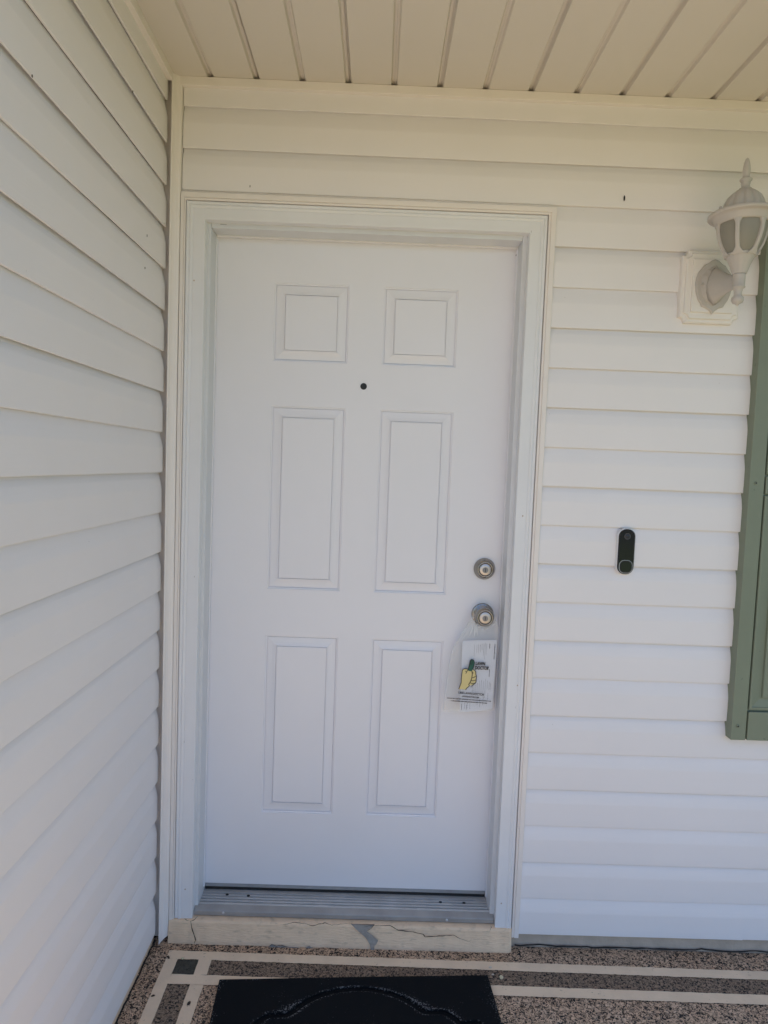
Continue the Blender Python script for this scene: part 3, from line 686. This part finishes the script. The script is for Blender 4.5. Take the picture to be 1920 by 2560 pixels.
# ================================================================== doormat
mt = thing('doormat', 'black rubber doormat with an arched groove, skewed in front of the step', 'doormat', (0.49, -0.37, ZF))
MATL, MATW = 0.752, 0.457
tl = Vector((0.1100, -0.1725)); tr = Vector((0.8620, -0.1280)); ux = (tr - tl).normalized(); uy = Vector((ux.y, -ux.x))   # uy points to the viewer
def M3(u, v, z): p = tl + ux * u + uy * v; return (p.x, p.y, z)
mh = ZF + 0.0026
mb = MB(); vs = [M3(u, v, z) for z in (mh, mh + 0.0060) for u, v in ((0.001, 0.001), (MATL - 0.001, 0.001), (MATL - 0.001, MATW - 0.001), (0.001, MATW - 0.001))]
mb.add(vs, [(0, 1, 2, 3), (4, 5, 6, 7), (0, 1, 5, 4), (1, 2, 6, 5), (2, 3, 7, 6), (3, 0, 4, 7)]).build('base', 'mat', mt)
# arched outline (u, v) from the photograph, mirrored about the middle and to the front edge
cu = MATL / 2
qtr = [(0.0, 0.043)]
for i in range(1, 13): a = radians(90 - i * 4.6); qtr.append((0.26 * cos(a) * 0.78, 0.043 + 0.26 * (1 - sin(a)) * 0.66))
e_u, e_v = qtr[-1]
qtr += [(e_u + 0.014, e_v + 0.010), (e_u + 0.024, e_v + 0.0115), (e_u + 0.060, e_v + 0.0115), (e_u + 0.072, e_v + 0.018), (e_u + 0.092, e_v + 0.038), (e_u + 0.100, e_v + 0.052), (cu - 0.062, MATW * 0.36), (cu - 0.058, MATW * 0.44), (cu - 0.058, MATW * 0.5)]
# keep monotonic and inside
qtr = [(min(u, cu - 0.055), v) for u, v in qtr]
right = [(cu + u, v) for u, v in qtr]; rb = [(u, MATW - v) for u, v in right[-2::-1]]
ring = right + rb + [(2 * cu - u, v) for u, v in rb[-2::-1]] + [(2 * cu - u, v) for u, v in right[-2:0:-1]]
def resamp(poly, n):
    L = [0.0]; N = len(poly)
    for i in range(N): L.append(L[-1] + (Vector(poly[(i + 1) % N]) - Vector(poly[i])).length)
    out = []
    for k in range(n):
        s = L[-1] * k / n; i = 0
        while L[i + 1] < s: i += 1
        t = (s - L[i]) / max(1e-9, L[i + 1] - L[i]); out.append(tuple(Vector(poly[i]).lerp(Vector(poly[(i + 1) % N]), t)))
    return out
ring = resamp(ring, 220)
def rectpt(q):
    """where the ray from the mat's middle through q meets the rim"""
    d = Vector((q[0] - cu, q[1] - MATW / 2)); s = min((cu / abs(d.x)) if abs(d.x) > 1e-6 else 1e9, (MATW / 2 / abs(d.y)) if abs(d.y) > 1e-6 else 1e9)
    return (cu + d.x * s, MATW / 2 + d.y * s)
outer = [rectpt(q) for q in ring]
# make sure the four corners are hit exactly
for cx_, cy_ in ((0, 0), (MATL, 0), (MATL, MATW), (0, MATW)):
    j = min(range(220), key=lambda i: (outer[i][0] - cx_) ** 2 + (outer[i][1] - cy_) ** 2); outer[j] = (cx_, cy_)
g_out = inset(ring, -0.0085); g_in = inset(ring, 0.0085)
top = mh + 0.0125
def wearset(o, ws):
    at = o.data.attributes.new('wear', 'FLOAT', 'POINT'); at.data.foreach_set('value', ws)
def ringmesh(name, loops):
    n = len(loops[0][0]); vs = []; ws = []; fs = []
    for poly, z, wv in loops: vs += [M3(u, v, z) for u, v in poly]; ws += [wv] * n
    for q in range(len(loops) - 1):
        for i in range(n): k = (i + 1) % n; fs.append((q * n + i, q * n + k, (q + 1) * n + k, (q + 1) * n + i))
    return vs, fs, ws, n
def lerp2(A, B, t): return [tuple(Vector(a).lerp(Vector(b), t)) for a, b in zip(A, B)]
vs, fs, ws, n = ringmesh('f', [(g_out, mh + 0.004, 0.0), (g_out, top - 0.001, 0.9), (lerp2(g_out, outer, 0.03), top, 1.0), (lerp2(g_out, outer, 0.16), top, 0.0), (lerp2(g_out, outer, 0.85), top, 0.0), (lerp2(g_out, outer, 0.985), top - 0.0006, 0.7), (outer, top - 0.003, 0.3), (outer, mh, 0.0)])
o = MB().add(vs, fs).build('rim_field', 'mat', mt); wearset(o, ws)
cl = [(cu, MATW / 2)] * 220
vs, fs, ws, n = ringmesh('c', [(g_in, mh + 0.004, 0.0), (g_in, top - 0.001, 0.9), (lerp2(g_in, cl, 0.015), top, 1.0), (lerp2(g_in, cl, 0.06), top, 0.0), (lerp2(g_in, cl, 0.5), top, 0.0), (lerp2(g_in, cl, 0.97), top, 0.0)])
fs.append(tuple(5 * n + i for i in range(n)))
o = MB().add(vs, fs).build('centre_field', 'mat', mt); wearset(o, ws)

# ================================================================== bag on the door knob, with a folded flyer in it
Z4 = lambda x, y: (1050 + .226 * x, 1350 + .226 * y)
BY = 0.058
def bagpt(x, y, yy=BY): q = P(*Z4(x, y), 1, yy); return (q.x, q.z)
left = [bagpt(*q) for q in ((598, 815), (560, 880), (500, 975), (430, 1085), (368, 1190), (340, 1290), (318, 1420), (300, 1560), (278, 1720), (256, 1890))]
rightE = [bagpt(*q) for q in ((800, 800), (840, 850), (862, 940), (862, 1040), (856, 1120), (850, 1250), (838, 1400), (828, 1560), (816, 1720), (803, 1880))]
def bag_y(u, v, s):
    bulge = 0.006 * sin(pi * min(1, max(0, u))) * min(1, v * 3)
    crease = 0.0016 * sin((u - 0.45) * 34 * (1.2 - v)) * max(0, 1 - v * 2.4) + 0.0014 * noise.noise(Vector((u * 5, v * 6, 3 + s)))
    return BY + s * (0.004 + bulge) * 0.9 + crease
bag = thing('door_hanger_bag', 'clear plastic leaflet bag with a green-thumb print hanging on the door knob', 'plastic bag', (0.80, BY, 0.59))
NU, NV = 26, 40
def edge(E, v):
    t = v * (len(E) - 1); i = min(len(E) - 2, int(t)); return Vector(E[i]).lerp(Vector(E[i + 1]), t - i)
for s, nm in ((-1, 'front_film'), (1, 'back_film')):
    vs = []; fs = []
    for j in range(NV + 1):
        v = j / NV; a = edge(left, v); b_ = edge(rightE, v)
        for i in range(NU + 1):
            u = i / NU; p = a.lerp(b_, u); vs.append((p.x, bag_y(u, v, s), p.y))
    fs = [(j * (NU + 1) + i, j * (NU + 1) + i + 1, (j + 1) * (NU + 1) + i + 1, (j + 1) * (NU + 1) + i) for j in range(NV) for i in range(NU)]
    if s < 0:      # hole for the knob: leave out the cells around its neck
        k0 = Vector((0.834, 0.8865))
        def near(f): c_ = sum((Vector((vs[q][0], vs[q][2])) for q in f), Vector((0, 0))) / 4; return (c_ - k0).length < 0.033
        fs = [f for f in fs if not near(f)]
    else:
        k0 = Vector((0.834, 0.8865)); fs = [f for f in fs if (sum((Vector((vs[q][0], vs[q][2])) for q in f), Vector((0, 0))) / 4 - k0).length > 0.030]
    MB().add(vs, fs, True).build(nm, 'film', bag, recalc=False)
# white crease streaks of gathered film below the knob
mb = MB()
for a, b_, wd in (((590, 945), (540, 1080), 7), ((610, 950), (600, 1085), 12), ((622, 950), (648, 1085), 6), ((712, 975), (716, 1010), 5), ((585, 960), (370, 1190), 4)):
    A = Vector(bagpt(*a, BY - 0.008)); B = Vector(bagpt(*b_, BY - 0.008)); pts = [tuple(A.lerp(B, i / 6)) for i in range(7)]
    ww = [wd * 0.226 / 860 * (0.35 + 1.0 * sin(pi * (0.15 + 0.8 * i / 6))) for i in range(7)]
    ribbon(mb, pts, ww, lambda p: (p.x, BY - 0.0085, p.y))
mb.build('crease', 'crease', bag, recalc=False)

fl = thing('folded_flyer', 'folded white printed sheet inside the clear bag', 'flyer', (0.82, BY, 0.59))
c4 = [bagpt(*q, BY) for q in ((470, 1128), (850, 1112), (795, 1868), (440, 1908))]
def fly(u, v):
    a = Vector(c4[0]).lerp(Vector(c4[1]), u); b_ = Vector(c4[3]).lerp(Vector(c4[2]), u); p = a.lerp(b_, v)
    return p.x, p.y
def fly_y(u, v): return BY + 0.0005 + 0.0022 * sin(u * 5 + v * 2) - 0.0012 * v
for lay, dy in (('front_sheet', 0.0), ('back_sheet', 0.0014)):
    vs = []; fs = []
    for j in range(13):
        for i in range(9):
            u, v = i / 8, j / 12; x, z = fly(u + (0.015 if dy else 0), v - (0.012 if dy else 0)); vs.append((x, fly_y(u, v) + dy, z))
    fs = [(j * 9 + i, j * 9 + i + 1, (j + 1) * 9 + i + 1, (j + 1) * 9 + i) for j in range(12) for i in range(8)]
    MB().add(vs, fs, True).build(lay, 'paper', fl, recalc=False)
# the sheet's own small print runs down the page: grey strokes too small to read
mb = MB(); mb2 = MB(); rr = random.Random(3)
def stroke(m_, u, v0, v1, wd):
    pts = [(u, v0 + (v1 - v0) * i / 4) for i in range(5)]
    ribbon(m_, pts, wd, lambda p: (fly(p.x, p.y)[0], fly_y(p.x, p.y) - 0.0006, fly(p.x, p.y)[1]))
for u, v0, v1 in ((.36, .05, .22), (.43, .06, .16), (.48, .05, .17), (.53, .05, .15), (.58, .04, .13), (.63, .04, .22), (.67, .03, .26), (.71, .04, .20), (.36, .24, .32), (.36, .62, .78), (.40, .60, .72), (.45, .58, .74), (.50, .60, .76), (.56, .57, .75), (.62, .56, .78), (.68, .58, .80), (.74, .55, .82),
                  (.80, .58, .70), (.86, .60, .72), (.90, .62, .74), (.52, .80, .92), (.60, .82, .95), (.70, .80, .93), (.30, .88, .96), (.22, .86, .95), (.14, .87, .96), (.84, .76, .86)):
    v = v0
    while v < v1:
        l = rr.uniform(0.008, 0.03); stroke(mb, u + rr.uniform(-.003, .003), v, min(v1, v + l), 0.011); v += l + rr.uniform(0.005, 0.01)
for u, v0, v1, wd in ((.80, .04, .11, .022), (.95, .05, .27, .026), (.84, .42, .52, .020), (.20, .90, .97, .012), (.05, .88, .97, .014)):
    v = v0
    while v < v1:
        l = rr.uniform(0.006, 0.018); stroke(mb2, u, v, min(v1, v + l), wd); v += l + 0.003
mb.build('small_print', 'greyink', fl, recalc=False)['kind'] = 'stuff'; mb2.build('heading_print', 'ink', fl, recalc=False)['kind'] = 'stuff'

# print on the film
PY = BY - 0.0125
Z9 = lambda x, y: P(1100 + x * .113, 1550 + y * .113, 1, PY)
def filmpt(p): return (p[0], PY, p[1])
def z9l(pts): return [(Z9(*q).x, Z9(*q).z) for q in pts]
hand = [(415, 1528), (470, 1385), (474, 1285), (482, 1200), (494, 1112), (512, 1090), (545, 1078), (612, 1080), (640, 1120), (705, 1130), (730, 1098), (770, 1112), (792, 1155), (793, 1205), (808, 1245), (800, 1305), (797, 1365), (772, 1402), (742, 1430), (700, 1448), (655, 1440), (640, 1470), (600, 1500), (565, 1545), (500, 1530)]
thumb = [(612, 1110), (640, 1030), (658, 950), (666, 895), (700, 868), (742, 886), (766, 945), (752, 1012), (728, 1090), (700, 1135), (640, 1130)]
nail_ = [(672, 975), (668, 925), (682, 893), (705, 898), (716, 935), (706, 970), (688, 985)]
def fillp(pts, m_, name, dy):
    pts = z9l(pts); MB().add([(x, PY + dy, z) for x, z in pts], [tuple(range(len(pts)))]).build(name, m_, bag, recalc=False)
fillp(hand, 'yellowink', 'hand_print', 0.0006); fillp(thumb, 'greenink', 'thumb_print', 0.0003)
mb = MB()
for path, wd in ((hand[:8], 13), (hand[10:20], 13), (hand[20:24], 12), (thumb[0:9], 13), (nail_ + nail_[:1], 11),
                 ([(705, 1125), (714, 1200), (702, 1290), (672, 1370), (630, 1438)], 13), ([(792, 1240), (755, 1268), (715, 1278)], 11), ([(797, 1325), (740, 1345), (690, 1343)], 11), ([(772, 1402), (720, 1405), (664, 1392)], 11),
                 ([(560, 1128), (592, 1150)], 10), ([(612, 1110), (590, 1150), (570, 1185)], 10), ([(705, 1140), (735, 1165)], 10), ([(712, 1175), (738, 1180)], 9), ([(668, 1478), (705, 1482), (712, 1455)], 9)):
    ribbon(mb, z9l(path), wd * 1.35 * .113 / 872, filmpt)
mb.build('line_print', 'ink', bag, recalc=False)

def text(s, p0, p1, name, m_='ink', tall=None, parent=bag, bold=0.0, slant_=0.0):
    """lettering as a thin mesh between two zoom points (baseline start, baseline end)"""
    cu_ = bpy.data.curves.new(name, 'FONT'); cu_.body = s; cu_.size = 1.0; cu_.offset = bold; cu_.shear = slant_
    to = bpy.data.objects.new(name, cu_); COL.objects.link(to)
    dg = bpy.context.evaluated_depsgraph_get(); me = bpy.data.meshes.new_from_object(to.evaluated_get(dg))
    bpy.data.objects.remove(to)
    xs_ = [v.co.x for v in me.vertices]; x0, x1 = min(xs_), max(xs_); ymax = max(v.co.y for v in me.vertices)
    a = Vector(p0); b_ = Vector(p1); d = b_ - a; nrm = Vector((-d.y, d.x)).normalized(); hs = tall / ymax if tall else d.length / (x1 - x0)
    for v in me.vertices:
        q = a + d * ((v.co.x - x0) / (x1 - x0)) + nrm * (v.co.y * hs); v.co = (q.x, PY, q.y)
    me.materials.clear(); me.materials.append(M[m_]); me.name = name
    o = bpy.data.objects.new(name, me); COL.objects.link(o); o.parent = parent; o.matrix_parent_inverse = parent.matrix_world.inverted()
    return o
def zt(x, y): q = Z9(x, y); return (q.x, q.z)
k9 = .113 / 872
text('LAWN', zt(785, 995), zt(1000, 1005), 'lettering', tall=80 * k9, bold=0.055, slant_=0.1)
text('DOCTOR.', zt(770, 1090), zt(1095, 1102), 'lettering', tall=80 * k9, bold=0.055, slant_=0.1)
text('1.800.LAWN DOCTOR', zt(400, 1625), zt(972, 1678), 'lettering', tall=52 * k9, bold=0.03, slant_=0.15)
text('LAWNDOCTOR.COM', zt(485, 1700), zt(860, 1733), 'lettering', tall=36 * k9, bold=0.05)
# two lines of smaller lettering that the photograph does not let one read: broken strokes
mb = MB(); rr = random.Random(11)
for (xa, ya), (xb, yb) in (((155, 1725), (1135, 1800)), ((240, 1785), (1045, 1842))):
    x = 0.0
    while x < 1:
        l = rr.uniform(0.010, 0.03); A = zt(xa + (xb - xa) * x, ya + (yb - ya) * x); B = zt(xa + (xb - xa) * min(1, x + l), ya + (yb - ya) * min(1, x + l))
        ribbon(mb, [A, B], rr.uniform(14, 24) * k9, filmpt); x += l + (rr.uniform(0.006, 0.012) if rr.random() < .4 else 0.003)
mb.build('small_lettering', 'ink', bag, recalc=False)

# ================================================================== small things
def blob(name, px, py, r, h, m_, label, cat, group=None, elong=1.0, rot=0.0, seed=1, z=ZF + 0.003):
    q = P(px, py, 2, z); n = 11; vs = []; rg = random.Random(seed)
    rad = [r * (0.75 + 0.5 * rg.random()) for _ in range(n)]
    for lvl, k_ in ((0, 1.0), (h * 0.6, 0.95), (h, 0.55)):
        for i in range(n):
            a = 2 * pi * i / n; x = rad[i] * k_ * cos(a) * elong; y = rad[i] * k_ * sin(a)
            vs.append((q.x + x * cos(rot) - y * sin(rot), q.y + x * sin(rot) + y * cos(rot), z - 0.0004 + lvl))
    fs = [(l * n + i, l * n + (i + 1) % n, (l + 1) * n + (i + 1) % n, (l + 1) * n + i) for l in (0, 1) for i in range(n)] + [tuple(range(n)), tuple(2 * n + i for i in range(n))]
    return tag(MB().add(vs, fs).build(name, m_), label, cat, group)
blob('seed', 456.5, 2396, 0.0042, 0.0025, 'seed', 'pale round seed at the edge of the dark painted square', 'seed', seed=2)
blob('twig', 421, 2393, 0.0030, 0.0030, 'twig', 'dark bent twig on the cream band by the corner post', 'twig', elong=2.4, rot=-0.9, seed=3)
blob('leaf_bit', 383, 2489, 0.0030, 0.0025, 'twig', 'dark leaf crumb on the cream band beside the siding', 'debris', elong=1.7, rot=0.3, seed=4)
blob('curled_leaf', 472, 2509, 0.0034, 0.0040, 'twig', 'dark curled leaf bit on the cream band next to the mat', 'leaf', elong=1.9, rot=1.3, seed=5)
blob('leaf_flake', 1253, 2443, 0.0060, 0.0015, 'seed', 'yellowish leaf flake on the brown strip beside the mat corner', 'leaf', elong=1.3, rot=1.2, seed=6, z=ZF + 0.002)
blob('paint_flake', 1226, 2418, 0.0040, 0.0010, 'flake', 'pale paint flake lying on the cream band below the step', 'flake', elong=1.4, rot=0.4, seed=7)
blob('paint_flake', 1232, 2436, 0.0030, 0.0010, 'flake', 'small pale paint flake at the lower edge of the cream band', 'flake', elong=1.3, rot=0.1, seed=8)
# dark elongated speck on the siding above the doorbell
q = P(1560.6, 496, 1, -0.001)
mb = MB(); n = 10; vs = []
for z_, r_ in ((-0.0075, 0.0006), (-0.0060, 0.0018), (-0.002, 0.0023), (0.002, 0.0023), (0.0055, 0.0018), (0.0075, 0.0006)):
    for i in range(n): a = 2 * pi * i / n; vs.append((q.x + r_ * cos(a), -0.0022 + r_ * 0.9 * sin(a), q.z + z_))
fs = [(l * n + i, l * n + (i + 1) % n, (l + 1) * n + (i + 1) % n, (l + 1) * n + i) for l in range(5) for i in range(n)] + [tuple(range(n)), tuple(5 * n + i for i in range(n))]
tag(mb.add(vs, fs, True).build('siding_speck', 'black'), 'tiny dark elongated speck on the siding between door frame and lantern', 'insect')

def wall_speck(px, py, ax, val, label, group=None, hz=0.004, r=0.0014):
    q = P(px, py, ax, val); n = 8; vs = []
    for t, k_ in ((-1, 0.3), (-0.5, 0.9), (0.3, 1.0), (1, 0.3)):
        for i in range(n):
            a = 2 * pi * i / n; u, v = r * k_ * cos(a), r * k_ * 0.7 * sin(a)
            vs.append((q.x + u, q.y + v, q.z + hz * t) if ax == 1 else (q.x + v, q.y + u, q.z + hz * t))
    fs = [(l * n + i, l * n + (i + 1) % n, (l + 1) * n + (i + 1) % n, (l + 1) * n + i) for l in range(3) for i in range(n)] + [tuple(range(n)), tuple(3 * n + i for i in range(n))]
    tag(MB().add(vs, fs, True).build('dirt_speck', 'twig'), label, 'speck', group)
for px, py in ((80.5, 190), (332, 229), (362.5, 670)):
    wall_speck(px, py, 0, -0.1132, 'tiny dark dirt speck stuck to the plain siding wall', 'dirt specks on the plain siding wall', 0.0028)
wall_speck(367.5, 589, 0, -0.1132, 'tiny dark dirt speck stuck to the plain siding wall', 'dirt specks on the plain siding wall', 0.0040)
wall_speck(625, 465.5, 1, -0.0008, 'tiny dark speck on the siding right above the door frame', None, 0.0035, 0.0010)
